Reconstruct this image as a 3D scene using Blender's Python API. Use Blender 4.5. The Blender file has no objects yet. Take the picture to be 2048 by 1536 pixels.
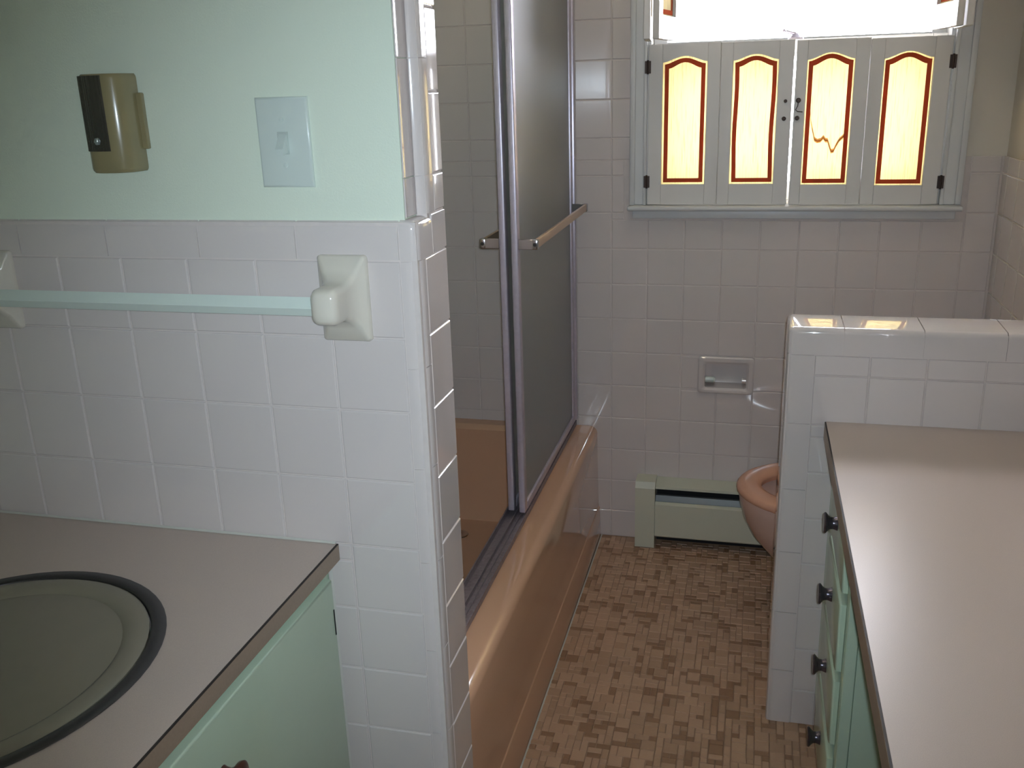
import bpy, bmesh, math, random
from mathutils import Vector, Matrix
PI = math.pi
S = bpy.context.scene
COL = S.collection
random.seed(7)

# ------------------------------------------------------------------ camera, world, lamps, exposure
def set_camera():
    cd = bpy.data.cameras.new('camera'); co = bpy.data.objects.new('camera', cd); COL.objects.link(co)
    yaw, pitch, roll = 0.2565, -0.3072, -0.0321
    f = Vector((-math.sin(yaw)*math.cos(pitch), math.cos(yaw)*math.cos(pitch), math.sin(pitch)))
    r0 = Vector((math.cos(yaw), math.sin(yaw), 0)); u0 = r0.cross(f)
    r = math.cos(roll)*r0 + math.sin(roll)*u0; u = -math.sin(roll)*r0 + math.cos(roll)*u0
    m = Matrix((r, u, -f)).transposed().to_4x4(); m.translation = Vector((0.4633, -1.186, 1.4524))
    co.matrix_world = m
    cd.sensor_width = 36.0; cd.lens = 36.0*1871.2/2048; cd.clip_start = 0.02
    S.camera = co
set_camera()

W = bpy.data.worlds.new('overcast_sky'); S.world = W; W.use_nodes = True
wbg = W.node_tree.nodes['Background']
wbg.inputs[0].default_value = (0.96, 0.97, 1.07, 1); wbg.inputs[1].default_value = 12.5

def lamp(name, kind, loc, power, colour, radius, label, spot=None):
    l = bpy.data.lights.new(name, kind); l.energy = power; l.color = colour; l.shadow_soft_size = radius
    o = bpy.data.objects.new(name, l); COL.objects.link(o); o.location = loc; o['label'] = label
    if spot:
        l.spot_size = math.radians(spot[0]); l.spot_blend = spot[1]
        o.rotation_euler = Vector(spot[2]).to_track_quat('-Z', 'Y').to_euler()
    return o
# the small lensed flash lamp held at head height, and an added, unseen warm fill lamp brightening the back zone
lamp('flash_lamp', 'SPOT', (0.474, -1.192, 1.462), 39.0, (0.70, 0.84, 0.98), 0.009, 'small white flash lamp at head height', (80, 1.0, (-0.215, 0.92, -0.29)))
lamp('bath_fill_lamp', 'POINT', (0.10, 0.92, 2.30), 2.4, (1.0, 0.86, 0.66), 0.10, 'added unseen warm fill light over the bath')

S.view_settings.view_transform = 'Standard'; S.view_settings.look = 'None'
S.view_settings.gamma = 1.0; S.view_settings.use_curve_mapping = False
S.view_settings.exposure = 0.72
S.cycles.use_denoising = True
S.cycles.max_bounces = 10; S.cycles.diffuse_bounces = 6; S.cycles.glossy_bounces = 4
S.cycles.transmission_bounces = 8; S.cycles.transparent_max_bounces = 12
S.cycles.sample_clamp_indirect = 6.0
S.cycles.caustics_reflective = False

# ------------------------------------------------------------------ helpers
def srgb(r, g, b):
    c = [v/255 for v in (r, g, b)]
    return tuple(v/12.92 if v <= 0.04045 else ((v+0.055)/1.055)**2.4 for v in c) + (1,)

def mat(name, col, rough=0.5, metal=0.0, noise=None, bump=None, coat=0.0, spec=None, trans=0.0, ior=None):
    """noise = (scale, amount): mottled value; bump = (scale, strength)"""
    m = bpy.data.materials.new(name); m.use_nodes = True
    nt = m.node_tree; p = nt.nodes['Principled BSDF']
    p.inputs['Base Color'].default_value = col; p.inputs['Roughness'].default_value = rough
    p.inputs['Metallic'].default_value = metal
    if coat: p.inputs['Coat Weight'].default_value = coat; p.inputs['Coat Roughness'].default_value = 0.025
    if spec is not None: p.inputs['Specular IOR Level'].default_value = spec
    if trans: p.inputs['Transmission Weight'].default_value = trans
    if ior: p.inputs['IOR'].default_value = ior
    if noise or bump:
        tc = nt.nodes.new('ShaderNodeTexCoord')
    if noise:
        n = nt.nodes.new('ShaderNodeTexNoise'); n.inputs['Scale'].default_value = noise[0]; n.inputs['Detail'].default_value = 4
        nt.links.new(tc.outputs['Object'], n.inputs['Vector'])
        mx = nt.nodes.new('ShaderNodeMix'); mx.data_type = 'RGBA'
        a = noise[1]
        mx.inputs[6].default_value = tuple(c*(1-a) for c in col[:3]) + (1,)
        mx.inputs[7].default_value = tuple(min(1, c*(1+a)) for c in col[:3]) + (1,)
        nt.links.new(n.outputs['Fac'], mx.inputs[0]); nt.links.new(mx.outputs[2], p.inputs['Base Color'])
    if bump:
        n2 = nt.nodes.new('ShaderNodeTexNoise'); n2.inputs['Scale'].default_value = bump[0]; n2.inputs['Detail'].default_value = 3
        nt.links.new(tc.outputs['Object'], n2.inputs['Vector'])
        b = nt.nodes.new('ShaderNodeBump'); b.inputs['Strength'].default_value = bump[1]; b.inputs['Distance'].default_value = 0.002
        nt.links.new(n2.outputs['Fac'], b.inputs['Height']); nt.links.new(b.outputs['Normal'], p.inputs['Normal'])
    return m

def pane_mat(name, tint=(1, 1, 1, 1)):
    m = bpy.data.materials.new(name); m.use_nodes = True; nt = m.node_tree; nt.nodes.clear()
    o = nt.nodes.new('ShaderNodeOutputMaterial'); t = nt.nodes.new('ShaderNodeBsdfTransparent'); t.inputs[0].default_value = tint
    g = nt.nodes.new('ShaderNodeBsdfGlossy'); g.inputs['Roughness'].default_value = 0.02
    f = nt.nodes.new('ShaderNodeFresnel'); f.inputs[0].default_value = 1.3
    mx = nt.nodes.new('ShaderNodeMixShader')
    nt.links.new(f.outputs[0], mx.inputs[0]); nt.links.new(t.outputs[0], mx.inputs[1]); nt.links.new(g.outputs[0], mx.inputs[2])
    nt.links.new(mx.outputs[0], o.inputs[0])
    return m

def cloth_mat(name, col, fac, slub=True):
    """thin cloth: diffuse + translucent, with vertical slubs in the weave"""
    m = bpy.data.materials.new(name); m.use_nodes = True; nt = m.node_tree; nt.nodes.clear()
    o = nt.nodes.new('ShaderNodeOutputMaterial'); d = nt.nodes.new('ShaderNodeBsdfDiffuse'); t = nt.nodes.new('ShaderNodeBsdfTranslucent')
    d.inputs[0].default_value = col; t.inputs[0].default_value = col
    if slub:
        tc = nt.nodes.new('ShaderNodeTexCoord'); mp = nt.nodes.new('ShaderNodeMapping'); mp.inputs['Scale'].default_value = (420, 420, 16)
        n = nt.nodes.new('ShaderNodeTexNoise'); n.inputs['Scale'].default_value = 1.0; n.inputs['Detail'].default_value = 3
        cr = nt.nodes.new('ShaderNodeValToRGB')
        cr.color_ramp.elements[0].position = 0.30; cr.color_ramp.elements[0].color = tuple(c*0.62 for c in col[:3]) + (1,)
        cr.color_ramp.elements[1].position = 0.48; cr.color_ramp.elements[1].color = col
        nt.links.new(tc.outputs['Object'], mp.inputs[0]); nt.links.new(mp.outputs[0], n.inputs['Vector']); nt.links.new(n.outputs['Fac'], cr.inputs[0])
        nt.links.new(cr.outputs[0], d.inputs[0]); nt.links.new(cr.outputs[0], t.inputs[0])
    mx = nt.nodes.new('ShaderNodeMixShader'); mx.inputs[0].default_value = fac
    nt.links.new(d.outputs[0], mx.inputs[1]); nt.links.new(t.outputs[0], mx.inputs[2]); nt.links.new(mx.outputs[0], o.inputs[0])
    return m

M = dict(
    tile=mat('glazed_tile', srgb(206, 197, 192), 0.08, coat=1.0, noise=(3.0, 0.03)),
    grout=mat('grout', srgb(202, 192, 186), 0.85, noise=(60, 0.08)),
    mint=mat('mint_wall_paint', srgb(213, 222, 204), 0.42, bump=(420, 0.12)),
    greypaint=mat('pale_wall_paint', srgb(208, 200, 186), 0.5, bump=(300, 0.1)),
    ceil=mat('ceiling_paint', srgb(225, 225, 220), 0.8),
    mintwood=mat('mint_cabinet_paint', srgb(182, 200, 176), 0.2, noise=(8, 0.04), bump=(60, 0.06)),
    trimpaint=mat('window_trim_paint', srgb(202, 202, 200), 0.4),
    shutter=mat('shutter_paint', srgb(206, 202, 196), 0.42, noise=(12, 0.03)),
    hinge=mat('dark_hinge_metal', srgb(70, 58, 52), 0.5, 0.7),
    laminate=mat('laminate', srgb(186, 170, 158), 0.30, noise=(900, 0.14)),
    edge=mat('laminate_edge', srgb(150, 132, 114), 0.42, noise=(300, 0.12)),
    seam=mat('dark_seam', srgb(45, 38, 34), 0.6),
    steel=mat('steel_ring', srgb(84, 82, 82), 0.35, 0.8),
    basin=mat('basin_enamel', srgb(132, 126, 108), 0.18, noise=(30, 0.04)),
    tub=mat('peach_enamel', srgb(200, 158, 128), 0.10, coat=0.3),
    alu=mat('brushed_aluminium', srgb(200, 192, 204), 0.34, 0.55, noise=(90, 0.12)),
    dirtyalu=mat('worn_aluminium', srgb(150, 140, 146), 0.5, 0.7, noise=(120, 0.4)),
    gold=mat('pale_gold_aluminium', srgb(214, 190, 168), 0.32, 0.8),
    ceramic=mat('ceramic', srgb(206, 200, 186), 0.12, coat=0.4),
    white=mat('white_plastic', srgb(198, 208, 200), 0.3, coat=0.5),
    barpl=mat('towel_bar_plastic', srgb(208, 219, 210), 0.3),
    tan=mat('tan_plastic', srgb(136, 126, 92), 0.22, coat=0.4),
    lens=mat('dark_lens', srgb(54, 52, 46), 0.12, coat=0.5),
    bulb=mat('lens_bulb', srgb(160, 170, 165), 0.1, 0.6),
    slot=mat('slot_plastic', srgb(176, 186, 178), 0.4),
    heater=mat('heater_enamel', srgb(196, 196, 176), 0.42),
    fin=mat('heater_fin', srgb(112, 114, 112), 0.4, 0.6),
    black=mat('dark_gap', srgb(18, 17, 18), 0.8),
    toilet=mat('toilet_china', srgb(198, 168, 154), 0.14, coat=0.3),
    seat=mat('toilet_seat_plastic', srgb(206, 156, 130), 0.22),
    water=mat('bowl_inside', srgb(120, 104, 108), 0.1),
    chrome=mat('chrome', srgb(200, 200, 205), 0.15, 1.0),
    bronze=mat('knob_bronze', srgb(96, 90, 98), 0.22, 0.8),
    knobbrown=mat('knob_brown', srgb(88, 56, 46), 0.3, 0.3),
    caulk=mat('caulk', srgb(192, 190, 180), 0.5),
    floorl=mat('floor_tile_light', srgb(184, 150, 122), 0.42, noise=(160, 0.06)),
    floorm=mat('floor_tile_mid', srgb(174, 141, 113), 0.42, noise=(160, 0.06)),
    floord=mat('floor_tile_dark', srgb(148, 113, 84), 0.42, noise=(160, 0.08)),
    floorg=mat('floor_grout', srgb(164, 133, 108), 0.85),
    pane=pane_mat('window_glass'),
    cloth=cloth_mat('yellow_cloth', srgb(242, 231, 192), 0.5),
    braid=cloth_mat('red_braid', srgb(186, 92, 62), 0.40, False),
    stain=cloth_mat('brown_stain', srgb(206, 160, 112), 0.5, False),
    stain2=cloth_mat('dark_stain', srgb(176, 124, 80), 0.5, False),
)
def frosted(name):
    m = bpy.data.materials.new(name); m.use_nodes = True; nt = m.node_tree; p = nt.nodes['Principled BSDF']; o = nt.nodes['Material Output']
    p.inputs['Base Color'].default_value = srgb(214, 216, 218); p.inputs['Roughness'].default_value = 0.36
    p.inputs['Transmission Weight'].default_value = 0.55; p.inputs['IOR'].default_value = 1.9; p.inputs['Specular IOR Level'].default_value = 0.8
    t = nt.nodes.new('ShaderNodeBsdfTranslucent'); t.inputs[0].default_value = srgb(200, 204, 204)
    mx = nt.nodes.new('ShaderNodeMixShader'); mx.inputs[0].default_value = 0.3
    nt.links.new(p.outputs[0], mx.inputs[1]); nt.links.new(t.outputs[0], mx.inputs[2]); nt.links.new(mx.outputs[0], o.inputs[0])
    return m
M['frost'] = frosted('frosted_glass')

class MB:
    def __init__(s): s.bm = bmesh.new(); s.mi = 0
    def _tag(s, fs):
        for f in fs: f.material_index = s.mi
    def box(s, x0, x1, y0, y1, z0, z1, bev=0.0, seg=2, sel=None):
        vs = [s.bm.verts.new((x, y, z)) for x in (x0, x1) for y in (y0, y1) for z in (z0, z1)]
        fs = [s.bm.faces.new([vs[i] for i in q]) for q in ((0, 1, 3, 2), (4, 6, 7, 5), (0, 4, 5, 1), (2, 3, 7, 6), (0, 2, 6, 4), (1, 5, 7, 3))]
        s._tag(fs)
        if bev:
            es = set(e for f in fs for e in f.edges)
            if sel: es = [e for e in es if sel((e.verts[0].co+e.verts[1].co)/2, (e.verts[0].co-e.verts[1].co))]
            r = bmesh.ops.bevel(s.bm, geom=list(es), offset=bev, segments=seg, profile=0.5, affect='EDGES')
            s._tag(r['faces'])
        return s
    def prism(s, poly, axis, a, b):
        """poly: list of 2D points in the two remaining axes (in x,y,z order)"""
        def P(p, t):
            q = list(p); q.insert('xyz'.index(axis), t); return q
        A = [s.bm.verts.new(P(p, a)) for p in poly]; B = [s.bm.verts.new(P(p, b)) for p in poly]
        n = len(poly); fs = [s.bm.faces.new(A), s.bm.faces.new(B[::-1])]
        for i in range(n): fs.append(s.bm.faces.new((A[i], B[i], B[(i+1) % n], A[(i+1) % n])))
        s._tag(fs); return s
    def loft(s, rings, cap0=True, cap1=True, closed=True):
        R = [[s.bm.verts.new(p) for p in r] for r in rings]; n = len(rings[0]); fs = []
        for a, b in zip(R, R[1:]):
            for i in range(n if closed else n-1):
                fs.append(s.bm.faces.new((a[i], a[(i+1) % n], b[(i+1) % n], b[i])))
        if cap0: fs.append(s.bm.faces.new(R[0][::-1]))
        if cap1: fs.append(s.bm.faces.new(R[-1]))
        s._tag(fs); return s
    def lathe(s, prof, org, axis, n=24):
        """prof: (distance along axis, radius)"""
        ax = Vector(axis).normalized(); u = ax.orthogonal().normalized(); v = ax.cross(u); o = Vector(org)
        rings = [[o + ax*d + (u*math.cos(2*PI*i/n) + v*math.sin(2*PI*i/n))*max(r, 1e-5) for i in range(n)] for d, r in prof]
        return s.loft(rings)
    def tube(s, pts, r, n=8):
        pts = [Vector(p) for p in pts]; rings = []
        for i, p in enumerate(pts):
            d = (pts[min(i+1, len(pts)-1)] - pts[max(i-1, 0)]).normalized()
            u = d.cross(Vector((0.31, 0.17, 0.93))).normalized(); v = d.cross(u)
            rings.append([p + (u*math.cos(2*PI*k/n) + v*math.sin(2*PI*k/n))*r for k in range(n)])
        return s.loft(rings)
    def build(s, name, mats, parent=None, smooth=False, angle=40):
        bm = s.bm
        bmesh.ops.recalc_face_normals(bm, faces=bm.faces[:])
        off = Vector((0, 0, 0)); q = parent
        while q is not None: off += q.location; q = q.parent
        if off.length: bmesh.ops.translate(bm, verts=bm.verts[:], vec=-off)
        me = bpy.data.meshes.new(name); bm.to_mesh(me); bm.free()
        for m in (mats if isinstance(mats, (list, tuple)) else [mats]): me.materials.append(m)
        o = bpy.data.objects.new(name, me); COL.objects.link(o)
        if parent is not None: o.parent = parent
        if smooth:
            me.shade_smooth()
            try: me.set_sharp_from_angle(angle=math.radians(angle))
            except Exception: pass
        return o

def thing(name, loc, label, cat, group=None):
    o = bpy.data.objects.new(name, None); o.empty_display_size = 0.05; COL.objects.link(o); o.location = loc
    return tag(o, label, cat, group)
def tag(o, label, cat=None, group=None, kind=None):
    o['label'] = label
    if cat: o['category'] = cat
    if group: o['group'] = group
    if kind: o['kind'] = kind
    return o
def rects_minus(r, holes):
    out = [r]
    for h in holes:
        nxt = []
        for a in out:
            x0, x1, z0, z1 = a; hx0, hx1, hz0, hz1 = h
            if hx1 <= x0 or hx0 >= x1 or hz1 <= z0 or hz0 >= z1: nxt.append(a); continue
            if hz0 > z0: nxt.append((x0, x1, z0, hz0))
            if hz1 < z1: nxt.append((x0, x1, hz1, z1))
            m0, m1 = max(z0, hz0), min(z1, hz1)
            if hx0 > x0: nxt.append((x0, hx0, m0, m1))
            if hx1 < x1: nxt.append((hx1, x1, m0, m1))
        out = nxt
    return out

_tile_cache = {}
def tile_mesh(w, h, key='tile', t=0.0045, g=0.0013, bev=0.0018, material=None):
    k = (key, round(w, 4), round(h, 4))
    if k in _tile_cache: return _tile_cache[k]
    a, b = w/2-g, h/2-g
    def ring(i, y): return [(-a+i, y, -b+i), (a-i, y, -b+i), (a-i, y, b-i), (-a+i, y, b-i)]
    me = bpy.data.meshes.new(key)
    v = ring(0, t) + ring(0, bev*0.8) + ring(bev*0.45, bev*0.25) + ring(bev, 0)
    f = [(8+4, 9+4, 10+4, 11+4)]
    for base in (0, 4, 8):
        for i in range(4): f.append((base+i, base+(i+1) % 4, base+4+(i+1) % 4, base+4+i))
    me.from_pydata(v, [], f); me.materials.append(material or M['tile']); me.update()
    _tile_cache[k] = me
    return me

def lay(parent, frame, xs, zs, holes=(), name='wall_tile', jitter=0.0022, bounds=None):
    """tiles between the grid lines xs and zs on the plane given by frame(u, v) -> (world point, rotation z)"""
    for i in range(len(xs)-1):
        for k in range(len(zs)-1):
            for (a, b, c, d) in rects_minus((xs[i], xs[i+1], zs[k], zs[k+1]), holes):
                if b-a < 0.008 or d-c < 0.008: continue
                me = tile_mesh(b-a, d-c)
                o = bpy.data.objects.new(name, me); COL.objects.link(o); o.parent = parent
                p, rz = frame((a+b)/2, (c+d)/2)
                o.location = Vector(p) - parent.location
                o.rotation_euler = (random.uniform(-jitter, jitter), 0, rz + random.uniform(-jitter, jitter))
def grid(lo, hi, ref, step):
    k = math.ceil((lo-ref)/step - 1e-6); out = [lo]
    x = ref + k*step
    while x < hi - 1e-6:
        if x - out[-1] > 0.006: out.append(x)
        x += step
    if hi - out[-1] < 0.006: out.pop()
    out.append(hi); return out

# ------------------------------------------------------------------ the room
T = 0.1095
D = 1.6543                       # tile face of the back wall
XL, XR, YF, ZC = -0.76, 1.113, -2.0, 2.4
L = [1.2309 - k*T for k in range(12)]       # tile joints of the partition
HOLE = (0.339, 0.466, 0.541, 0.621)         # paper holder recess
WIN = (0.150, 0.960, 1.104, 2.02)           # window opening

# floor slab
fl = MB().box(XL-0.1, XR+0.1, YF-0.1, D+0.14, -0.08, -0.0012).build('floor', M['floorg'])
tag(fl, 'tan ceramic mosaic floor between the tub and the low tiled wall', 'floor', kind='structure')
# mosaic: a random block pattern of small pieces on a 16.5 mm module
def mosaic():
    rnd = random.Random(3); m = 0.0168; x0, y0 = 0.016, 0.02
    nx, ny = int((XR-x0)/m), int((D-y0)/m)
    used = [[False]*ny for _ in range(nx)]; pcs = []
    for j in range(ny):
        for i in range(nx):
            if used[i][j]: continue
            r = rnd.random()
            opt = (2, 2) if r < .30 else (2, 1) if r < .56 else (1, 2) if r < .74 else (1, 1)
            for w, h in (opt, (2, 1), (1, 2), (1, 1)):
                if i+w <= nx and j+h <= ny and not any(used[a][b] for a in range(i, i+w) for b in range(j, j+h)): break
            for a in range(i, i+w):
                for b in range(j, j+h): used[a][b] = True
            q = rnd.random()
            dark = {(2, 2): .02, (2, 1): .42, (1, 2): .16, (1, 1): .36}[(w, h)]
            mi = 2 if q < dark else (1 if rnd.random() < .4 else 0)
            pcs.append((x0+(i+w/2)*m, y0+(j+h/2)*m, w*m, h*m, mi))
    cx, cy = 0.4633, -1.186
    def vis(p):
        x, y = p[0], p[1]
        if x > 0.66 or y < 0.28: return False
        if y < 0.75 and x > 0.635: return False
        if x < 0.03+0*(y): return True
        return x >= 0.027 + (y-0.125)*(0.027-cx)/(0.125-cy) if y > 0.125 else False
    def size(p): return p[2]*p[3]/((p[0]-cx)**2+(p[1]-cy)**2+2.1)**1.5
    v = sorted([p for p in pcs if vis(p)], key=size, reverse=True)
    single = set(v[:295])
    mats = [M['floorl'], M['floorm'], M['floord']]
    cache = {}
    def verts(w, h):
        a, b, g, e = w/2-.0007, h/2-.0007, .0009, .0012
        return [(-a, -b, -.001), (a, -b, -.001), (a, b, -.001), (-a, b, -.001), (-a+g, -b+g, e), (a-g, -b+g, e), (a-g, b-g, e), (-a+g, b-g, e)]
    F = [(4, 5, 6, 7)] + [(i, (i+1) % 4, 4+(i+1) % 4, 4+i) for i in range(4)]
    V, FF, MI = [], [], []
    for p in pcs:
        if p in single:
            k = (round(p[2], 4), round(p[3], 4), p[4])
            if k not in cache:
                me = bpy.data.meshes.new('floor_tile'); me.from_pydata(verts(p[2], p[3]), [], F); me.materials.append(mats[p[4]]); cache[k] = me
            o = bpy.data.objects.new('floor_tile', cache[k]); COL.objects.link(o); o.parent = fl; o.location = (p[0], p[1], 0)
        else:
            n = len(V); V += [(a+p[0], b+p[1], c) for a, b, c in verts(p[2], p[3])]
            FF += [tuple(n+i for i in f) for f in F]; MI += [p[4]]*5
    me = bpy.data.meshes.new('mosaic_tiles'); me.from_pydata(V, [], FF)
    for mm in mats: me.materials.append(mm)
    me.polygons.foreach_set('material_index', MI); me.update()
    o = bpy.data.objects.new('mosaic_tiles', me); COL.objects.link(o); o.parent = fl; o['kind'] = 'stuff'
mosaic()

tag(MB().box(XL-0.1, XR+0.1, YF-0.1, D+0.14, ZC, ZC+0.08).build('ceiling', M['ceil']), 'plain pale ceiling', 'ceiling', kind='structure')
wl = MB().box(XL-0.1, XL, YF, D+0.14, 0, ZC).build('wall_left', M['mint'])
tag(wl, 'mint painted wall behind the sink counter', 'wall', kind='structure')
wf = MB().box(XL, XR, YF-0.1, YF, 0, ZC).build('wall_front', M['mint'])
tag(wf, 'mint painted wall facing the window', 'wall', kind='structure')

# ---- right wall: tiled wainscot with paint above
b = MB(); b.mi = 0; b.box(XR+0.002, XR+0.1, YF, D+0.14, 0, 1.234); b.mi = 1; b.box(XR+0.009, XR+0.1, YF, D+0.14, 1.234, ZC)
wr = b.build('wall_right', [M['grout'], M['greypaint']]); tag(wr, 'right wall, tiled below and painted above, beside the toilet', 'wall', kind='structure')
zb = [0.0] + [0.7524 + k*T for k in range(-6, 5)] + [1.236]
ZROWS = [0.0] + [0.7524 + k*T for k in range(-6, 13)]
lay(wr, lambda u, v: ((XR, u, v), -PI/2), grid(0.895, D-0.003, D-0.06, T), zb)

# ---- back wall
b = MB(); y0, y1 = D+0.002, D+0.14
rs = rects_minus((XL, XR+0.1, 0, 1.234), [HOLE, WIN])
b.mi = 0
for (a, c, d, e) in rs: b.box(a, c, y0, y1, d, e)
b.box(HOLE[0], HOLE[1], D+0.06, y1, HOLE[2], HOLE[3])
b.box(XL, 0.10, y0, y1, 1.234, ZC)
b.mi = 1
for (a, c, d, e) in rects_minus((0.10, XR+0.1, 1.234, ZC), [WIN]): b.box(a, c, D+0.010, y1, d, e)
wb = b.build('wall_back', [M['grout'], M['greypaint']]); tag(wb, 'tiled back wall with the window', 'wall', kind='structure')
hx = (0.322, 0.484, 0.527, 0.639)
xcols = grid(-0.50, XR-0.003, 0.2659, T)
lay(wb, lambda u, v: ((u, D, v), 0), xcols, zb, [hx, (0.085, 1.03, 1.06, 3)])
lay(wb, lambda u, v: ((u, D, v), 0), grid(-0.50, 0.103, 0.2659, T), [1.236] + [0.7524+k*T for k in range(5, 10)], [])
# tiles behind the sliding doors and above the frame, never seen singly
V = MB()
for (xa, xb, za, zb_) in [(XL+0.004, -0.5015, 0.40, 2.37), (-0.5, 0.10, 1.74, 2.37)]:
    xx = grid(xa, xb, 0.2659, T); zz = grid(za, zb_, 0.7524, T)
    for i in range(len(xx)-1):
        for k in range(len(zz)-1): V.box(xx[i]+.0012, xx[i+1]-.0012, D, D+.004, zz[k]+.0012, zz[k+1]-.0012)
o = V.build('shower_tiles', M['tile'], wb); o['kind'] = 'stuff'

# ---- partition (left, with the switch) : tiled below, painted above, rounded end
XE = 0.027
b = MB(); b.mi = 0
b.box(XL, XE-0.0025, 0.0025, 0.1225, 0, 1.2835); b.box(0.009, XE-0.0025, 0.052, 0.1225, 1.2835, ZC)
b.mi = 1; b.box(XL, 0.008, 0.0085, 0.1225, 1.2835, ZC)
wp = b.build('wall_partition', [M['grout'], M['mint']]); tag(wp, 'partition wall with tiled wainscot, mint paint and rounded tiled end', 'wall', kind='structure')
xsA = grid(XL+0.008, 0.0, 0.0, T)
LC = (-0.765, -0.131, 0.05, 0.792)  # hidden behind the cabinet and its top
lay(wp, lambda u, v: ((u, 0, v), 0), xsA, [0.0] + L[::-1], [(-0.765, -0.15, 0.0, 0.765)])
def cap_piece(x0, x1):
    pr = [(0.0045, L[0]+.0012)] + [(0.0, L[0]+.0016)] + [(0.0, 1.268)] + [(0.0005+0.011*(1-math.cos(t*PI/14)), 1.268+0.018*math.sin(t*PI/14)) for t in range(1, 8)] + [(0.0135, 1.2835)]
    MB().prism(pr, 'x', x0+.0012, x1-.0012).build('cap_tile', M['tile'], wp, True, 35)
xc = [0 - 0.1525*k for k in range(0, 6)][::-1]; xc[0] = XL+0.002
for a, c in zip(xc, xc[1:]): cap_piece(a, c)
def qround(x1, y0, r, n=8):
    """profile (x, y) of an outside corner: front face y0, end face x1"""
    return [(x1-r+r*math.sin(t*PI/2/n), y0+r-r*math.cos(t*PI/2/n)) for t in range(n+1)]
zz = [0.0] + [L[0]-0.1525*k for k in range(0, 9)][::-1]
zz = sorted(set(z for z in zz if z >= 0)); zz = [zz[0]] + [z for z in zz[1:] if z > 0.01]
for a, c in zip(zz, zz[1:]):
    pr = [(0.0012, 0.0)] + qround(XE, 0.0, 0.020) + [(XE, 0.0288), (XE-.004, 0.0288), (0.0012, 0.004)]
    MB().prism(pr, 'z', a+.001, c-.001).build('corner_tile', M['tile'], wp, True, 35)
# rounded corner block at the top of the wainscot
MB().box(0.0012, XE, 0.0, 0.062, L[0]+.001, 1.2865, 0.012, 5, lambda c, d: (c.z > 1.28 and (c.y < 0.001 or c.x > XE-.001)) or (abs(d.z) > .02 and c.x > XE-.001 and c.y < .01)).build('cap_tile', M['tile'], wp, True, 50)
MB().box(XE-.006, XE, 0.0632, 0.124, L[0]+.001, 1.2865, 0.001, 1).build('wall_tile', M['tile'], wp)
# end face tiles
endz = [0.0] + L[::-1]
lay(wp, lambda u, v: ((XE, u, v), PI/2), [0.0295, 0.1245], endz)
up = [1.288, 1.3405] + [1.3405 + T*k for k in range(1, 8)]
for a, c in zip([1.288, 1.3405, 1.493, 1.6455, 1.80, 1.95, 2.1, 2.25], [1.3405, 1.493, 1.6455, 1.80, 1.95, 2.1, 2.25, 2.395]):
    pr = [(0.0085, 0.056)] + [(0.0085+0.0005, 0.049)] + qround(XE, 0.0445, 0.0175)[1:] + [(XE, 0.078), (XE-.004, 0.078), (0.0085, 0.07)]
    MB().prism(pr, 'z', a+.0008, c-.0008).build('jamb_tile', M['tile'], wp, True, 35)
lay(wp, lambda u, v: ((XE, u, v), PI/2), [0.0785, 0.1245], up)
for a, c in zip([1.288, 1.3405, 1.493, 1.6455, 1.80, 1.95, 2.1, 2.25], [1.3405, 1.493, 1.6455, 1.80, 1.95, 2.1, 2.25, 2.395]):
    MB().box(0.0082, 0.0105, 0.0095, 0.0475, a+.0006, c-.0006, .0006, 1).build('jamb_tile', M['tile'], wp)

# ---- low wall in front of the toilet
PY, PB, PX = 0.7724, 0.890, 0.545
b = MB().box(PX+.003, XR, PY+.003, PB-.003, 0, 0.955)
pw = b.build('wall_low', M['grout']); tag(pw, 'low tiled wall between the drawer cabinet and the toilet', 'wall', kind='structure')
pz = [0.0] + [0.641 - k*T for k in range(5, -1, -1)] + [0.7505, 0.860, 0.904]
lay(pw, lambda u, v: ((u, PY, v), 0), grid(0.600, XR-.002, 0.7091, T), pz, [(0.655, 2, 0.0, 0.722)])
lay(pw, lambda u, v: ((u, PB, v), PI), grid(0.600, XR-.002, 0.7091, T), pz)
vz = [0.0, 0.142, 0.2945, 0.447, 0.5995, 0.752, 0.904]
for a, c in zip(vz, vz[1:]):
    r = 0.014
    pr = [(0.599, PY)] + [(PX+r-r*math.sin(t*PI/12), PY+r-r*math.cos(t*PI/12)) for t in range(7)] + [(PX, PY+0.03), (PX+.005, PY+0.03), (PX+0.012, PY+.005), (0.599, PY+.005)]
    MB().prism(pr, 'z', a+.001, c-.001).build('corner_tile', M['tile'], pw, True, 35)
lay(pw, lambda u, v: ((PX, u, v), -PI/2), [PY+0.0312, PB-0.001], pz)
cx_ = [PX, 0.655] + [0.655+0.1525*k for k in range(1, 4)] + [XR-.001]
for i, (a, c) in enumerate(zip(cx_, cx_[1:])):
    first = i == 0
    cap = MB().box(a+(0 if first else .0009), c-.0009, PY, PB, 0.9052, 0.963, 0.012, 5,
             lambda q, d: (q.z > 0.96 and abs(d.x) > .02) or (first and q.x < PX+.001 and (q.z > .96 or abs(d.z) > .02)))
    for v in cap.bm.verts:                       # the glazed cap is set a little out of level, falling towards the counter
        if v.co.z > .94: v.co.z += (v.co.y-(PY+PB)/2)*.035
    cap.build('cap_tile', M['tile'], pw, True, 50)

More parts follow.
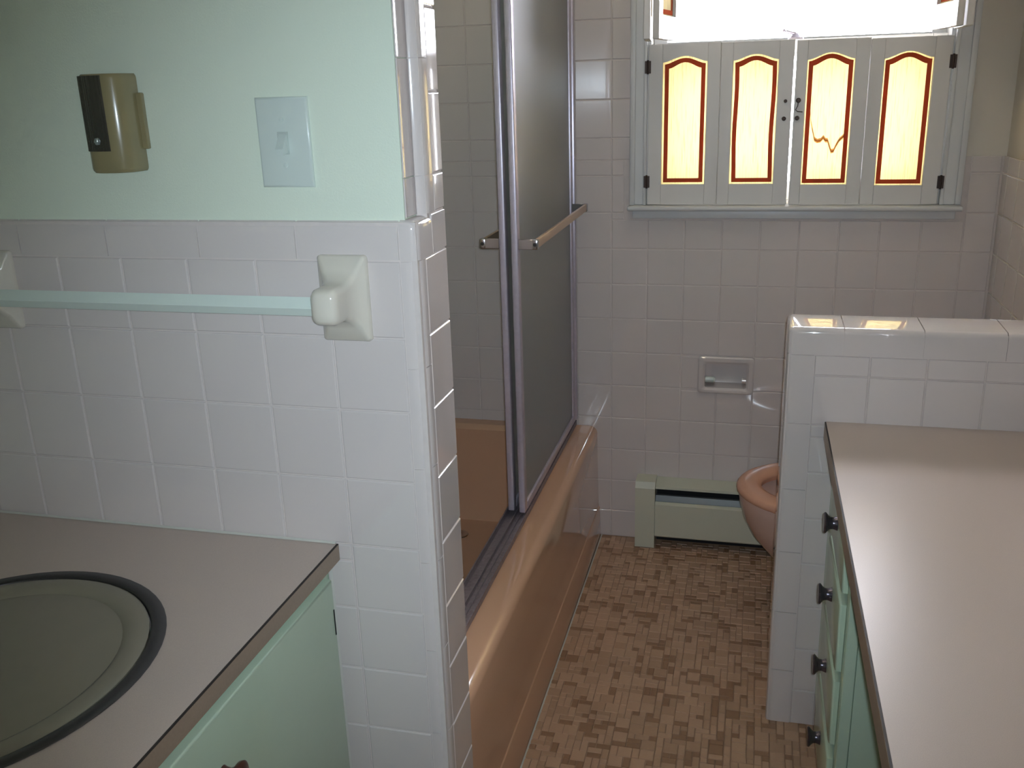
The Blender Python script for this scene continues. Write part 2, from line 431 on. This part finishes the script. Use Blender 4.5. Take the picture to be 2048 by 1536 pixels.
# caulk and trim
tag(MB().prism([(0.0145, 0.0), (0.0190, 0.0), (0.0145, 0.0040)], 'y', 0.128, D-.002).build('trim_1', M['caulk']), 'pale caulk line along the foot of the tub', 'caulk', kind='structure')
tag(MB().prism([(-0.001, 0.7935), (-0.0040, 0.7935), (-0.001, 0.7965)], 'x', XL+.001, -0.135).build('trim_2', M['caulk']), 'white caulk line where the sink counter meets the tiles', 'caulk', kind='structure')
tag(MB().prism([(-0.149, -0.0005), (-0.1455, -0.0005), (-0.149, -0.004)], 'z', 0.01, 0.765).build('trim_3', M['caulk']), 'caulk line where the sink cabinet meets the tiles', 'caulk', kind='structure')
tag(MB().prism([(XL+.001, 0.7935), (XL+.010, 0.7935), (XL+.001, 0.83)], 'y', -0.95, -0.001).build('trim_4', M['caulk']), 'white caulk strip along the left end of the sink counter', 'caulk', kind='structure')

# ------------------------------------------------------------------ window
wn = thing('window_1', (0.555, D, 1.10), 'window in the back wall behind the cafe shutters', 'window'); wn['kind'] = 'structure'
b = MB()
def casing(x0, x1, name):
    m = MB(); m.box(x0, x1, D-.016, D-.001, 1.106, 2.07, .002, 1)
    xo0, xo1 = (x0, x0+.016) if x0 < .5 else (x1-.016, x1)
    m.box(xo0, xo1, D-.024, D-.0165, 1.106, 2.07, .003, 2); xi0, xi1 = (x1-.010, x1) if x0 < .5 else (x0, x0+.010)
    m.box(xi0, xi1, D-.021, D-.0165, 1.106, 2.07, .002, 2)
    m.build('casing', M['trimpaint'], wn, True)
casing(0.103, 0.152, 'l'); casing(0.959, 1.014, 'r')
MB().box(0.103, 1.014, D-.018, D-.001, 2.022, 2.09, .002, 1).build('casing', M['trimpaint'], wn)
MB().box(0.098, 1.018, D-.046, D+.03, 1.0905, 1.1055, .006, 3).build('window_sill', M['trimpaint'], wn, True)
MB().box(0.112, 1.004, D-.018, D-.001, 1.066, 1.090, .003, 2).build('apron', M['trimpaint'], wn, True)
for (a, c) in ((0.1505, 0.160), (0.950, 0.9595)):
    MB().box(a, c, D+.001, y1+.01, 1.1065, 2.02).build('jamb', M['trimpaint'], wn)
MB().box(0.161, 0.949, D+.001, y1+.01, 2.005, 2.02).build('jamb', M['trimpaint'], wn)
MB().box(0.161, 0.949, D+.031, y1+.02, 1.09, 1.112).build('jamb', M['trimpaint'], wn)
def sash(y, z0, z1, nm):
    m = MB()
    m.box(.1605, .196, y, y+.032, z0, z1); m.box(.914, .9495, y, y+.032, z0, z1)
    m.box(.197, .913, y, y+.032, z0, z0+.05); m.box(.197, .913, y, y+.032, z1-.034, z1)
    fr = m.build('sash', M['trimpaint'], wn)
    MB().box(.197, .913, y+.014, y+.018, z0+.05, z1-.034).build('pane', M['pane'], fr)
    return fr
lower = sash(D+.052, 1.113, 1.556, 'lower'); sash(D+.090, 1.512, 2.004, 'upper')
# sash lock on the meeting rail
m = MB(); m.lathe([(0, .022), (.004, .021), (.009, .014), (.013, .009), (.016, .006)], (0.556, D+.068, 1.5562), (0, 0, 1), 16)
m.tube([(0.556, D+.068, 1.571), (0.54, D+.066, 1.574), (0.528, D+.064, 1.578)], .0045)
m.lathe([(-.005, .001), (-.003, .0045), (.0, .0055), (.003, .0045), (.005, .001)], (0.523, D+.064, 1.579), (1, 0, 0), 10)
m.build('sash_lock', M['alu'], wn, True)

# ---- cafe shutters
def arch(x0, x1, zs, rise, n=16):
    """ogee arch from (x0, zs) to (x1, zs)"""
    return [(x0+(x1-x0)*i/n, zs + rise*0.5*(1-math.cos(2*PI*i/n))**0.8*2**0.2) for i in range(n+1)]
def panel_outline(x0, x1, z0, zs, rise, ins=0.0):
    return [(x0+ins, z0+ins)] + [(x1-ins, z0+ins)] + [(x, z-ins) for x, z in arch(x0+ins, x1-ins, zs, rise)][::-1]
def shutter(label, w, z0, z1, ox0, ox1, oz0, ozs, rise, loc, ang=0.0, braid_in=.011, stain=False, wavy=0.0, knobs=(), hinges=(), group='cafe shutter leaves'):
    """leaf in its own frame: x 0..w, y -.0085..+.0085, z from z0 to z1 (world z); placed at loc, turned by ang"""
    t = thing('shutter_leaf', (0, 0, 0), label, 'shutter', group)
    h = .0085
    m = MB()
    m.box(0, ox0, -h, h, z0, z1, .0015, 1); m.box(ox1, w, -h, h, z0, z1, .0015, 1)
    m.box(ox0, ox1, -h, h, z0, oz0)
    a = arch(ox0, ox1, ozs, rise)
    for p, q in zip(a, a[1:]): m.prism([(p[0], p[1]), (q[0], q[1]), (q[0], z1), (p[0], z1)], 'y', -h, h)
    m.build('leaf_frame', M['shutter'], t)
    # cloth fixed in the opening
    o = panel_outline(ox0-.003, ox1+.003, oz0-.003, ozs+.003, rise)
    cl = MB().prism(o, 'y', .0012, .0020).build('cloth_panel', M['cloth'], t)
    # red braid around it
    def wob(p, i):
        return (p[0] + wavy*math.sin(p[1]*23+i), p[1])
    def dense(o, n=10):
        out = []
        for i in range(len(o)):
            p, q = o[i], o[(i+1) % len(o)]
            k = n if abs(p[0]-q[0])+abs(p[1]-q[1]) > .05 else 1
            out += [(p[0]+(q[0]-p[0])*s/k, p[1]+(q[1]-p[1])*s/k) for s in range(k)]
        return out
    A = [wob(p, 0) for p in dense(panel_outline(ox0, ox1, oz0, ozs, rise, braid_in-.0058))]
    B = [wob(p, 0) for p in dense(panel_outline(ox0, ox1, oz0, ozs, rise, braid_in+.0058))]
    MB().loft([[(p[0], -.0008, p[1]) for p in A], [(p[0], -.0008, p[1]) for p in B], [(p[0], .0008, p[1]) for p in B], [(p[0], .0008, p[1]) for p in A], [(p[0], -.0008, p[1]) for p in A]], False, False).build('braid', M['braid'], t)
    if stain:
        path = [(.00, .60), (.03, .52), (.08, .46), (.16, .37), (.24, .355), (.33, .36), (.40, .385), (.46, .36), (.52, .36), (.58, .31), (.63, .27), (.70, .275), (.76, .32), (.83, .36), (.92, .385), (1.0, .41)]
        pts = [(ox0+(ox1-ox0)*(.12+.80*a), oz0+(ozs-oz0)*c) for a, c in path]
        m = MB()
        rows = [[(x, -.0001, z+.0065) for x, z in pts], [(x, -.0001, z-.0055) for x, z in pts]]
        m.loft(rows, False, False, False)
        m.build('stain', M['stain'], t)
        m = MB(); m.loft([[(x, -.0003, z+.0022) for x, z in pts[2:]], [(x, -.0003, z-.0022) for x, z in pts[2:]]], False, False, False); m.build('stain', M['stain2'], t)
    for (x, z, r, d) in knobs:
        MB().lathe([(0, r*.5), (d*.4, r*.45), (d*.6, r), (d, r*.6)], (x, -h, z), (0, -1, 0), 10).build('knob', M['hinge'], t, True)
    for (x, z) in hinges:
        m = MB(); m.box(x-.0085, x+.0085, -h-.0035, -h+.0005, z-.017, z+.017, .0008, 1); m.lathe([(-.019, .0030), (.019, .0030)], (x, -h-.003, z), (0, 0, 1), 8)
        m.build('hinge', M['hinge'], t)
    t.location = loc; t.rotation_euler = (0, 0, ang)
    return t
Y0 = D-.012
zs0, zs1 = 1.1075, 1.552
shutter('lower shutter leaf at the left end, hinged to the window casing', .2005, zs0, 1.555, .040, .164, 1.166, 1.505, .016, (.1555, Y0, 0), braid_in=.011, hinges=((-.002, 1.494), (-.002, 1.174)))
shutter('second lower shutter leaf from the left, braid loose from its right edge', .1960, zs0, 1.553, .034, .156, 1.166, 1.503, .016, (.3563, Y0, 0), braid_in=.0105, wavy=.0015, knobs=((.179, 1.392, .005, .008), (.177, 1.345, .006, .008)))
s3 = shutter('lower shutter leaf with a brown water stain across its cloth', .1905, zs0, 1.550, .030, .153, 1.163, 1.498, .018, (.5585, Y0, 0), braid_in=.0095, stain=True, knobs=((.011, 1.393, .007, .010), (.010, 1.346, .0065, .009)))
m = MB(); m.tube([(.011, -.012, 1.389), (.010, -.0125, 1.378), (.005, -.0125, 1.368), (.010, -.0125, 1.3635), (.024, -.0125, 1.362)], .0014, 6)
h = m.build('latch_hook', M['hinge']); h.parent = s3
shutter('lower shutter leaf at the right end, hinged to the window casing', .2035, zs0, 1.547, .036, .160, 1.160, 1.494, .018, (.7500, Y0, 0), braid_in=.0095, hinges=((.2065, 1.482), (.2065, 1.168)))
# upper tier: two pairs folded open
def upper(label, p0, p1, hg=()):
    p0 = Vector(p0); d = Vector(p1)-p0; w = d.length; a = math.atan2(d.y, d.x)
    return shutter(label, w, 1.562, 2.0, .036, w-.036, 1.622, 1.95, .016, (p0.x, p0.y, 0), a, hinges=[(h if h >= 0 else w+h, 1.63) for h in hg], group='upper shutter leaves')
upper('open upper shutter leaf at left, hinged to the casing', (.157, D-.030), (.168, D-.195), (.004,))
upper('open upper shutter leaf at left, folded back towards the glass', (.192, D-.195), (.229, D-.004))
upper('open upper shutter leaf at right, hinged to the casing', (.955, D-.195), (.9555, D-.030), (-.004,))
upper('open upper shutter leaf at right, folded back towards the glass', (.902, D-.004), (.9325, D-.195))

# ------------------------------------------------------------------ bathtub
def rrect(x0, x1, y0, y1, r, z, n=6):
    pts = []
    for cx, cy, a0 in ((x1-r, y1-r, 0), (x0+r, y1-r, PI/2), (x0+r, y0+r, PI), (x1-r, y0+r, 1.5*PI)):
        for i in range(n+1):
            a = a0 + PI/2*i/n; pts.append((cx+r*math.cos(a), cy+r*math.sin(a), z))
    return pts
tb = thing('bathtub', (-.37, .89, 0), 'peach enamelled bathtub with rounded rim under the sliding doors', 'bathtub')
y0t, y1t = .1275, 1.6515
rings = [rrect(-.75, .0135, y0t, y1t, .004, .0), rrect(-.75, .0100, y0t, y1t, .004, .105), rrect(-.75, .0088, y0t, y1t, .004, .108), rrect(-.75, .0072, y0t, y1t, .004, .1095), rrect(-.75, .0065, y0t, y1t, .004, .112)]
rings += [rrect(-.75, .006-.001*k, y0t, y1t, .004, .112+.06*k) for k in range(1, 4)]
R0 = .024
for t in range(1, 8):
    a = t*PI/14; rings.append(rrect(-.75, .003-R0*(1-math.cos(a)), y0t, y1t, .004, .3675+R0*math.sin(a)))
rings.append(rrect(-.75, -.040, y0t, y1t, .004, .3918))
rings.append(rrect(-.745, -.120, .150, 1.636, .03, .3915))
rings.append(rrect(-.715, -.130, .205, 1.610, .08, .3905))
rings.append(rrect(-.700, -.142, .225, 1.598, .10, .375))
rings.append(rrect(-.68, -.16, .30, 1.588, .10, .13))
rings.append(rrect(-.64, -.20, .38, 1.555, .09, .065))
rings.append(rrect(-.50, -.34, .60, 1.30, .06, .055))
MB().loft(rings).build('tub_body', M['tub'], tb, True, 30)
MB().lathe([(0, .028), (.003, .026), (.004, .012), (.002, .004)], (-.42, 1.45, .062), (0, 0, 1), 20).build('drain', M['chrome'], tb, True)

# ------------------------------------------------------------------ sliding shower doors
sf = thing('shower_door_frame', (-.09, .89, .393), 'aluminium track and jambs of the sliding shower doors on the tub rim', 'door frame')
m = MB(); m.box(-.121, -.066, .129, D-.002, .393, .398)
m.box(-.0695, -.066, .129, D-.002, .398, .408); m.box(-.0955, -.0935, .129, D-.002, .398, .409); m.box(-.121, -.118, .129, D-.002, .398, .414)
m.box(-.084, -.0825, .129, D-.002, .398, .4025)
m.build('bottom_track', M['dirtyalu'], sf)
MB().box(-.121, -.060, .129, D-.002, 1.86, 1.91, .004, 2).build('header_rail', M['alu'], sf)
for (a, c) in ((.1275, .145), (D-.018, D-.002)):
    m = MB(); m.box(-.121, -.062, a, c, .416, 1.858, .003, 2); m.build('wall_jamb', M['alu'], sf, True)
def door_panel(x, y0, y1, label, inside):
    t = thing('sliding_door', (x, (y0+y1)/2, .41), label, 'shower door', 'sliding shower doors')
    h = .0085; z0, z1 = .412, 1.852
    st = .0245
    for (a, c) in ((y0, y0+st), (y1-st, y1)):
        MB().box(x-h, x+h, a, c, z0, z1, .0035, 3).build('stile', M['alu'], t, True)
    MB().box(x-h, x+h, y0+st+.0005, y1-st-.0005, z0, z0+.022, .002, 2).build('rail', M['alu'], t, True)
    MB().box(x-h, x+h, y0+st+.0005, y1-st-.0005, z1-.03, z1, .002, 2).build('rail', M['alu'], t, True)
    MB().box(x-.0025, x+.0025, y0+st-.004, y1-st+.004, z0+.018, z1-.026).build('frosted_glass', M['frost'], t)
    s = -1 if inside else 1
    xb = x + s*.054; zb0, zb1 = 1.089, 1.113
    for yy in (y0+.002, y1-.026):
        m = MB(); xa, xc = sorted((x+s*h, xb)); m.box(xa, xc, yy, yy+.004, zb0, zb1, .001, 1)
        xa, xc = sorted((xb-s*.012, xb+s*.002)); m.box(xa, xc, yy-.001, yy+.014, zb0, zb1, .003, 2)
        br = m.build('bracket', M['chrome'], t, True)
        if yy < 1.2: MB().lathe([(0, .0045), (.002, .004)], (xb-s*.005, yy-.001, (zb0+zb1)/2), (0, -1, 0), 10).build('bracket_screw', M['seam'], br)
    xa, xc = sorted((xb-s*.009, xb)); MB().box(xa, xc, y0+.010, y1-.022, zb0+.001, zb1-.001, .003, 2).build('towel_bar', M['gold'], t, True)
    return t
door_panel(-.0755, .930, 1.6345, 'front frosted sliding door with a towel bar on the room side', False)
door_panel(-.1065, .938, 1.6265, 'rear frosted sliding door behind the front one, bar on the tub side', True)

# ------------------------------------------------------------------ baseboard heater
HX0, HX1, HY = .135, 1.105, D-.066
ht = thing('baseboard_heater', (.62, D-.033, 0), 'beige baseboard heater under the window beside the toilet', 'heater')
def hprof(o=0.0): return [(D-.002, .012), (HY-o, .012), (HY-o, .205), (HY+.016, .238+o), (D-.002, .242+o)]
m = MB(); m.prism([(D-.002, .004), (HY-.004, .004), (HY-.004, .212), (HY+.006, .232), (D-.002, .234)], 'x', HX0, HX0+.063)
m.build('end_cap', M['heater'], ht)
MB().prism([(HY+.001, .046), (HY+.004, .042), (HY+.004, .154), (HY+.012, .162), (HY+.010, .164), (HY, .157)], 'x', HX0+.0635, HX1).build('front_panel', M['heater'], ht)
MB().prism([(D-.002, .229), (D-.002, .2245), (HY+.016, .212), (HY+.014, .206), (HY+.012, .207), (HY+.013, .215)], 'x', HX0+.0635, HX1).build('top_hood', M['heater'], ht)
MB().box(HX0+.064, HX1, D-.010, D-.003, .006, .224).build('back_plate', M['black'], ht)
MB().prism([(HY+.018, .150), (HY+.014, .163), (HY+.020, .182), (HY+.026, .184), (HY+.024, .150)], 'x', HX0+.064, HX1).build('damper', M['fin'], ht)
m = MB()
for k in range(58): m.box(HX0+.08+k*.0155, HX0+.0808+k*.0155, D-.040, D-.012, .06, .13)
m.tube([(HX0+.066, D-.026, .095), (HX1-.002, D-.026, .095)], .010, 10)
o = m.build('fins', M['fin'], ht); o['kind'] = 'stuff'

# ------------------------------------------------------------------ paper holder
ph = thing('paper_holder', (.403, D, .58), 'recessed ceramic toilet paper holder, empty, in the back wall', 'paper holder')
def rr2(x0, x1, z0, z1, r, y, n=5): return [(p[0], y, p[1]) for p in [(q[0], q[1]) for q in rrect(x0, x1, z0, z1, r, 0, n)]]
m = MB()
ox = (.318, .487, .524, .642)
m.loft([rr2(*ox, .010, D-.0005), rr2(*ox, .010, D-.008), rr2(ox[0]+.004, ox[1]-.004, ox[2]+.004, ox[3]-.004, .009, D-.0115),
        rr2(HOLE[0]-.006, HOLE[1]+.006, HOLE[2]-.006, HOLE[3]+.006, .007, D-.0115), rr2(HOLE[0]+.001, HOLE[1]-.001, HOLE[2]+.001, HOLE[3]-.001, .006, D-.006),
        rr2(HOLE[0]+.002, HOLE[1]-.002, HOLE[2]+.002, HOLE[3]-.002, .006, D+.052), rr2(HOLE[0]+.02, HOLE[1]-.02, HOLE[2]+.02, HOLE[3]-.02, .006, D+.058)], False, True)
m.build('holder_body', M['tile'], ph, True, 35)
MB().lathe([(0, .010), (.026, .010), (.028, .007), (.030, .006)], (HOLE[0]+.002, D+.006, .565), (1, 0, 0), 16).build('roller_end', M['white'], ph, True)
MB().lathe([(0, .008), (.012, .008)], (HOLE[1]-.002, D+.006, .565), (-1, 0, 0), 16).build('roller_socket', M['tile'], ph, True)

# ------------------------------------------------------------------ toilet
TY = 1.277
tl = thing('toilet', (.72, TY, 0), 'peach toilet with its lid up, half hidden by the low wall', 'toilet')
def egg(xf, xb, hw, z, n=40, sq=1.0):
    """elongated outline, front tip at xf, back at xb"""
    xm = xf + (xb-xf)*.56; pts = []
    for i in range(n):
        a = 2*PI*i/n; c, s_ = math.cos(a), math.sin(a)
        r = (xb-xm) if c > 0 else (xm-xf)
        pts.append((xm + r*math.copysign(abs(c)**.95, c), TY + hw*s_*(1 if c < 0 else (1-.12*c)), z))
    return pts
rg = [egg(.58, 1.0, .105, .0), egg(.58, 1.0, .103, .03), egg(.60, .98, .095, .08), egg(.595, .97, .104, .13), egg(.545, .965, .137, .19), egg(.500, .96, .163, .245),
      egg(.474, .955, .178, .295), egg(.462, .95, .184, .335), egg(.458, .95, .186, .362), egg(.461, .95, .184, .369), egg(.50, .90, .145, .370), egg(.52, .87, .125, .345), egg(.56, .82, .095, .26), egg(.62, .78, .05, .20)]
MB().loft(rg).build('bowl', M['toilet'], tl, True, 50)
m = MB(); a_, b_ = egg(.452, .90, .190, 0), egg(.519, .815, .112, 0)
def ins(r, d, z):
    cx = sum(p[0] for p in r)/len(r)
    return [(p[0]+(cx-p[0])*d, p[1]+(TY-p[1])*d, z) for p in r]
m.loft([ins(a_, .03, .3715), ins(a_, 0, .376), ins(a_, 0, .386), ins(a_, .02, .392), ins(a_, .07, .395), ins(b_, -.10, .394), ins(b_, -.01, .389), ins(b_, 0, .382), ins(b_, -.02, .3715), ins(a_, .03, .3715)], False, False)
m.build('seat', M['seat'], tl, True, 60)
MB().lathe([(0, .10), (.002, .07), (.003, .01)], (.67, TY, .235), (0, 0, 1), 24).build('water', M['water'], tl, True)
lid = [(p[1], p[0]) for p in egg(.0, .44, .185, 0)]
m = MB(); m.prism([(q[0], .40+q[1]) for q in lid], 'x', .868, .884); m.build('lid', M['seat'], tl, True, 50)
MB().box(.895, 1.095, TY-.23, TY+.23, .375, .70, .02, 4).build('tank', M['toilet'], tl, True)
MB().box(.885, 1.105, TY-.24, TY+.24, .702, .735, .010, 3).build('tank_lid', M['toilet'], tl, True)
MB().box(.93, 1.0, TY-.10, TY+.10, .20, .374, .02, 3).build('tank_foot', M['toilet'], tl, True)
m = MB(); m.lathe([(0, .012), (.012, .012)], (.8945, TY-.17, .64), (-1, 0, 0), 14); m.tube([(.884, TY-.17, .64), (.880, TY-.13, .636), (.880, TY-.09, .634)], .005); m.build('flush_lever', M['chrome'], tl, True)

# ------------------------------------------------------------------ right drawer cabinet and its counter
ZR = .760; CX = .629
m = MB(); m.mi = 0; m.box(CX+.003, XR-.004, -.80, PY-.0005, .7215, ZR); m.mi = 1
m.box(CX, CX+.0028, -.80, PY-.0005, .7215, ZR-.0018)
m.mi = 2; m.box(CX+.0003, CX+.0033, -.80, PY-.0005, ZR-.0018, ZR-.0008)
ct = m.build('vanity_counter', [M['laminate'], M['edge'], M['seam']]); tag(ct, 'long beige laminate counter at the right against the low tiled wall', 'counter')
FX = .652
cb = thing('drawer_cabinet', (.88, .53, 0), 'mint painted cabinet with four drawers under the right counter', 'cabinet')
m = MB(); m.box(FX+.02, XR-.004, .3055, PY-.001, .09, .7205); m.box(FX+.06, XR-.004, .3055, PY-.001, 0.0005, .09)
m.build('carcass', M['mintwood'], cb)
m = MB(); m.box(FX, FX+.0195, .3055, .345, .09, .7205, .0015, 1); m.box(FX, FX+.0195, .60, PY-.001, .09, .7205, .0015, 1)
m.build('face_frame', M['mintwood'], cb)
for (z0, z1) in ((.600, .712), (.443, .577), (.288, .421), (.118, .256)):
    d = MB(); d.box(FX-.0125, FX-.0005, .338, .607, z0, z1, .005, 2, lambda c, e: c.x < FX-.01)
    d.box(FX+.0002, FX+.0190, .3465, .5985, z0+.008, z1-.006)
    dr = d.build('drawer', M['mintwood'], cb, True, 50)
    zk = (z0+z1)/2 + (.012 if z0 > .55 else .010)
    MB().lathe([(0, .0135), (.002, .0130), (.007, .0112), (.013, .0115), (.017, .0150), (.020, .0188), (.022, .0200), (.0245, .0180), (.025, .012), (.0245, .002)], (FX-.0125, .472, zk), (-1, 0, 0), 24).build('knob', M['bronze'], dr, True)
# near end support of the counter, beyond the knee space
m = MB(); m.box(.68, XR-.004, -.80, -.78, 0.0005, .7205); eg = m.build('counter_end_panel', M['mintwood']); tag(eg, 'mint end panel carrying the near end of the right counter', 'panel')

# ------------------------------------------------------------------ left sink cabinet, counter and basin
ZL, CL = .793, -.131
SC = (-.442, -.393); SA, SB = .222, .238
def ell(ax, by, z, n=64): return [(SC[0]+ax*math.cos(2*PI*i/n), SC[1]+by*math.sin(2*PI*i/n), z) for i in range(n)]
def counter_with_hole():
    bm = bmesh.new()
    def loop(pts):
        v = [bm.verts.new(p) for p in pts]; return [bm.edges.new((v[i], v[(i+1) % len(v)])) for i in range(len(v))]
    es = loop([(XL+.001, -.95, ZL), (CL-.003, -.95, ZL), (CL-.003, -.0005, ZL), (XL+.001, -.0005, ZL)]) + loop(ell(SA-.012, SB-.012, ZL))
    bmesh.ops.triangle_fill(bm, edges=es, use_beauty=True)
    r = bmesh.ops.extrude_face_region(bm, geom=bm.faces[:])
    bmesh.ops.translate(bm, verts=[g for g in r['geom'] if isinstance(g, bmesh.types.BMVert)], vec=(0, 0, -.0265))
    m = MB(); m.bm.free(); m.bm = bm; return m
m = counter_with_hole(); m.mi = 1; m.box(CL-.0028, CL, -.95, -.0005, ZL-.0275, ZL-.0018); m.mi = 2; m.box(CL-.0033, CL-.0002, -.95, -.0005, ZL-.0018, ZL-.0006)
sc = m.build('sink_counter', [M['laminate'], M['edge'], M['seam']]); tag(sc, 'beige laminate counter with the round basin at the left', 'counter')
bs = thing('sink_basin', (SC[0], SC[1], ZL), 'beige round basin set in a dark steel ring in the left counter', 'sink')
m = MB(); m.loft([ell(SA-.002, SB-.002, ZL+.0003), ell(SA, SB, ZL+.0008), ell(SA-.002, SB-.002, ZL+.0028), ell(SA-.017, SB-.017, ZL+.0030), ell(SA-.0195, SB-.0195, ZL+.0008), ell(SA-.0198, SB-.0198, ZL-.006)], False, False)
m.build('steel_ring', M['steel'], bs, True, 60)
m = MB(); e = lambda d, z: ell(SA-d, SB-d, z)
m.loft([e(.0215, ZL-.004), e(.0215, ZL+.0005), e(.026, ZL+.003), e(.045, ZL+.0025), e(.054, ZL-.002), e(.060, ZL-.012), e(.066, ZL-.03), e(.078, ZL-.07), e(.105, ZL-.115), e(.15, ZL-.14), e(.195, ZL-.148)])
m.build('bowl', M['basin'], bs, True, 60)
MB().lathe([(0, .024), (.002, .022), (.0025, .010), (.001, .002)], (SC[0], SC[1], ZL-.1478), (0, 0, 1), 20).build('drain', M['chrome'], bs, True)
lc = thing('sink_cabinet', (-.45, -.48, 0), 'mint painted cabinet under the left sink counter', 'cabinet')
m = MB(); m.box(-.172, -.1515, -.95, -.0015, .09, .7655, .001, 1); m.build('face_frame', M['mintwood'], lc)
m = MB(); m.box(XL+.002, -.1725, -.95, -.930, .0005, .60); m.box(XL+.002, -.1725, -.02, -.0015, .0005, .60); m.box(XL+.002, -.1725, -.929, -.0205, .09, .105); m.box(-.23, -.2, -.929, -.0205, .0005, .089)
m.build('carcass', M['mintwood'], lc)
for i, (a, c, ky) in enumerate(((-.70, -.022, -.357),)):
    d = MB(); d.box(-.151, -.1365, a, c, .115, .742, .004, 2, lambda q, e_: q.x > -.14)
    dr = d.build('door', M['mintwood'], lc, True, 50)
    MB().lathe([(0, .009), (.004, .0075), (.011, .007), (.016, .010), (.021, .0165), (.025, .0175), (.0275, .0145), (.028, .004)], (-.1365, ky, .662), (1, 0, 0), 24).build('knob', M['knobbrown'], dr, True)
    if i == 0:
        MB().box(-.139, -.1355, -.0285, -.0255, .648, .693, .0008, 1).build('pivot_hinge', M['black'], dr)

# ------------------------------------------------------------------ towel bar
tw = thing('towel_rail', (-.35, 0, 1.178), 'white towel bar between two ceramic brackets on the tiled partition', 'towel bar')
def bracket(cx):
    m = MB(); z0, z1, w = 1.118, 1.2395, .0365
    def sec(hw, a, c, y, r): return [(p[0], y, p[1]) for p in rrect(cx-hw, cx+hw, a, c, r, 0, 5)]
    m.loft([sec(w, z0, z1, .0003, .005), sec(w, z0, z1, -.005, .005), sec(w-.0025, z0+.0025, z1-.0025, -.0085, .005),
            sec(.027, 1.137, 1.221, -.0150, .008), sec(.0215, 1.150, 1.209, -.026, .009), sec(.0195, 1.155, 1.205, -.042, .010), sec(.0195, 1.155, 1.205, -.066, .010), sec(.0175, 1.158, 1.202, -.074, .010), sec(.012, 1.163, 1.197, -.0775, .008)])
    m.build('bracket', M['ceramic'], tw, True, 50)
bracket(-.0835); bracket(-.664)
MB().prism([(-.046, 1.170), (-.046, 1.188), (-.055, 1.191), (-.067, 1.1775), (-.060, 1.166)], 'x', -.650, -.098).build('rod', M['barpl'], tw)

# ------------------------------------------------------------------ light switch
sw = thing('light_switch', (-.157, .0085, 1.39), 'white toggle light switch plate on the mint wall', 'light switch')
yp = .0083
m = MB(); m.box(-.195, -.118, yp-.0055, yp, 1.3305, 1.4495, .004, 4, lambda c, d: c.y < yp-.005); m.build('plate', M['white'], sw, True, 60)
m = MB(); m.box(-.1650, -.1490, yp-.0059, yp-.0054, 1.3745, 1.4045); m.build('toggle_slot', M['slot'], sw)
m = MB(); m.prism([(yp-.0058, 1.4015), (yp-.0058, 1.378), (yp-.019, 1.3735), (yp-.020, 1.3825)], 'x', -.1625, -.1515); m.build('toggle', M['white'], sw)
for z in (1.4205, 1.3600):
    m = MB(); m.lathe([(0, .0032), (.0012, .003), (.0016, .001)], (-.157, yp-.0055, z), (0, -1, 0), 12); m.build('screw', M['white'], sw, True)

# ------------------------------------------------------------------ plug-in emergency lamp
nl = thing('emergency_light', (-.408, .0085, 1.42), 'tan plug-in emergency light with a dark lens on the mint wall', 'wall lamp')
Z0, Z1 = 1.3555, 1.4865
ax, by, cx, y00 = .0365, .034, -.4085, -.005
def arcp(t0, t1, k=1.0, n=20, dz=0):
    out = []
    for i in range(n+1):
        t = t0+(t1-t0)*i/n; c, s_ = math.cos(t), math.sin(t)
        out.append((cx+ax*k*math.copysign(abs(c)**.75, c), y00-by*k*abs(s_)**.85))
    return out
body = [(cx+ax, .006)] + arcp(0, PI) + [(cx-ax, .006)]
def sc_(pts, k): return [(cx+(x-cx)*k, (y if y > 0 else y*k)) for x, y in pts]
rings = [[(x, y, Z0+.0) for x, y in sc_(body, .93)], [(x, y, Z0+.003) for x, y in sc_(body, .985)], [(x, y, Z0+.006) for x, y in body], [(x, y, Z1-.006) for x, y in body], [(x, y, Z1-.003) for x, y in sc_(body, .985)], [(x, y, Z1) for x, y in sc_(body, .93)]]
MB().loft(rings).build('body', M['tan'], nl, True, 50)
MB().box(cx-.03, cx+ax+.0075, .0, .0083, 1.385, 1.461, .002, 2).build('plug_base', M['tan'], nl, True)
o_, i_ = arcp(PI*.43, PI*.97, 1.025, 34), arcp(PI*.43, PI*.97, .97, 34)
rib = [((x-cx)*(1+.012*(k % 2))+cx, y*(1+.012*(k % 2))) for k, (x, y) in enumerate(o_)]
ln = MB().prism(rib + i_[::-1], 'z', 1.385, Z1-.002).build('lens', M['lens'], nl)
MB().lathe([(0, .003), (.004, .0045), (.009, .003)], (rib[6][0], rib[6][1]-.001, 1.394), (0, 0, 1), 10).build('lens_bulb', M['bulb'], ln, True)

# ------------------------------------------------------------------ added fixture base above the fill lamp, out of view
cl = thing('added_lamp_fixture', (.10, .92, ZC), 'added unseen round base for the fill lamp above the bath floor', 'ceiling light')
MB().lathe([(0.0005, .15), (.02, .15), (.022, .14)], (.10, .92, ZC), (0, 0, -1), 32).build('added_lamp_base', M['white'], cl, True)
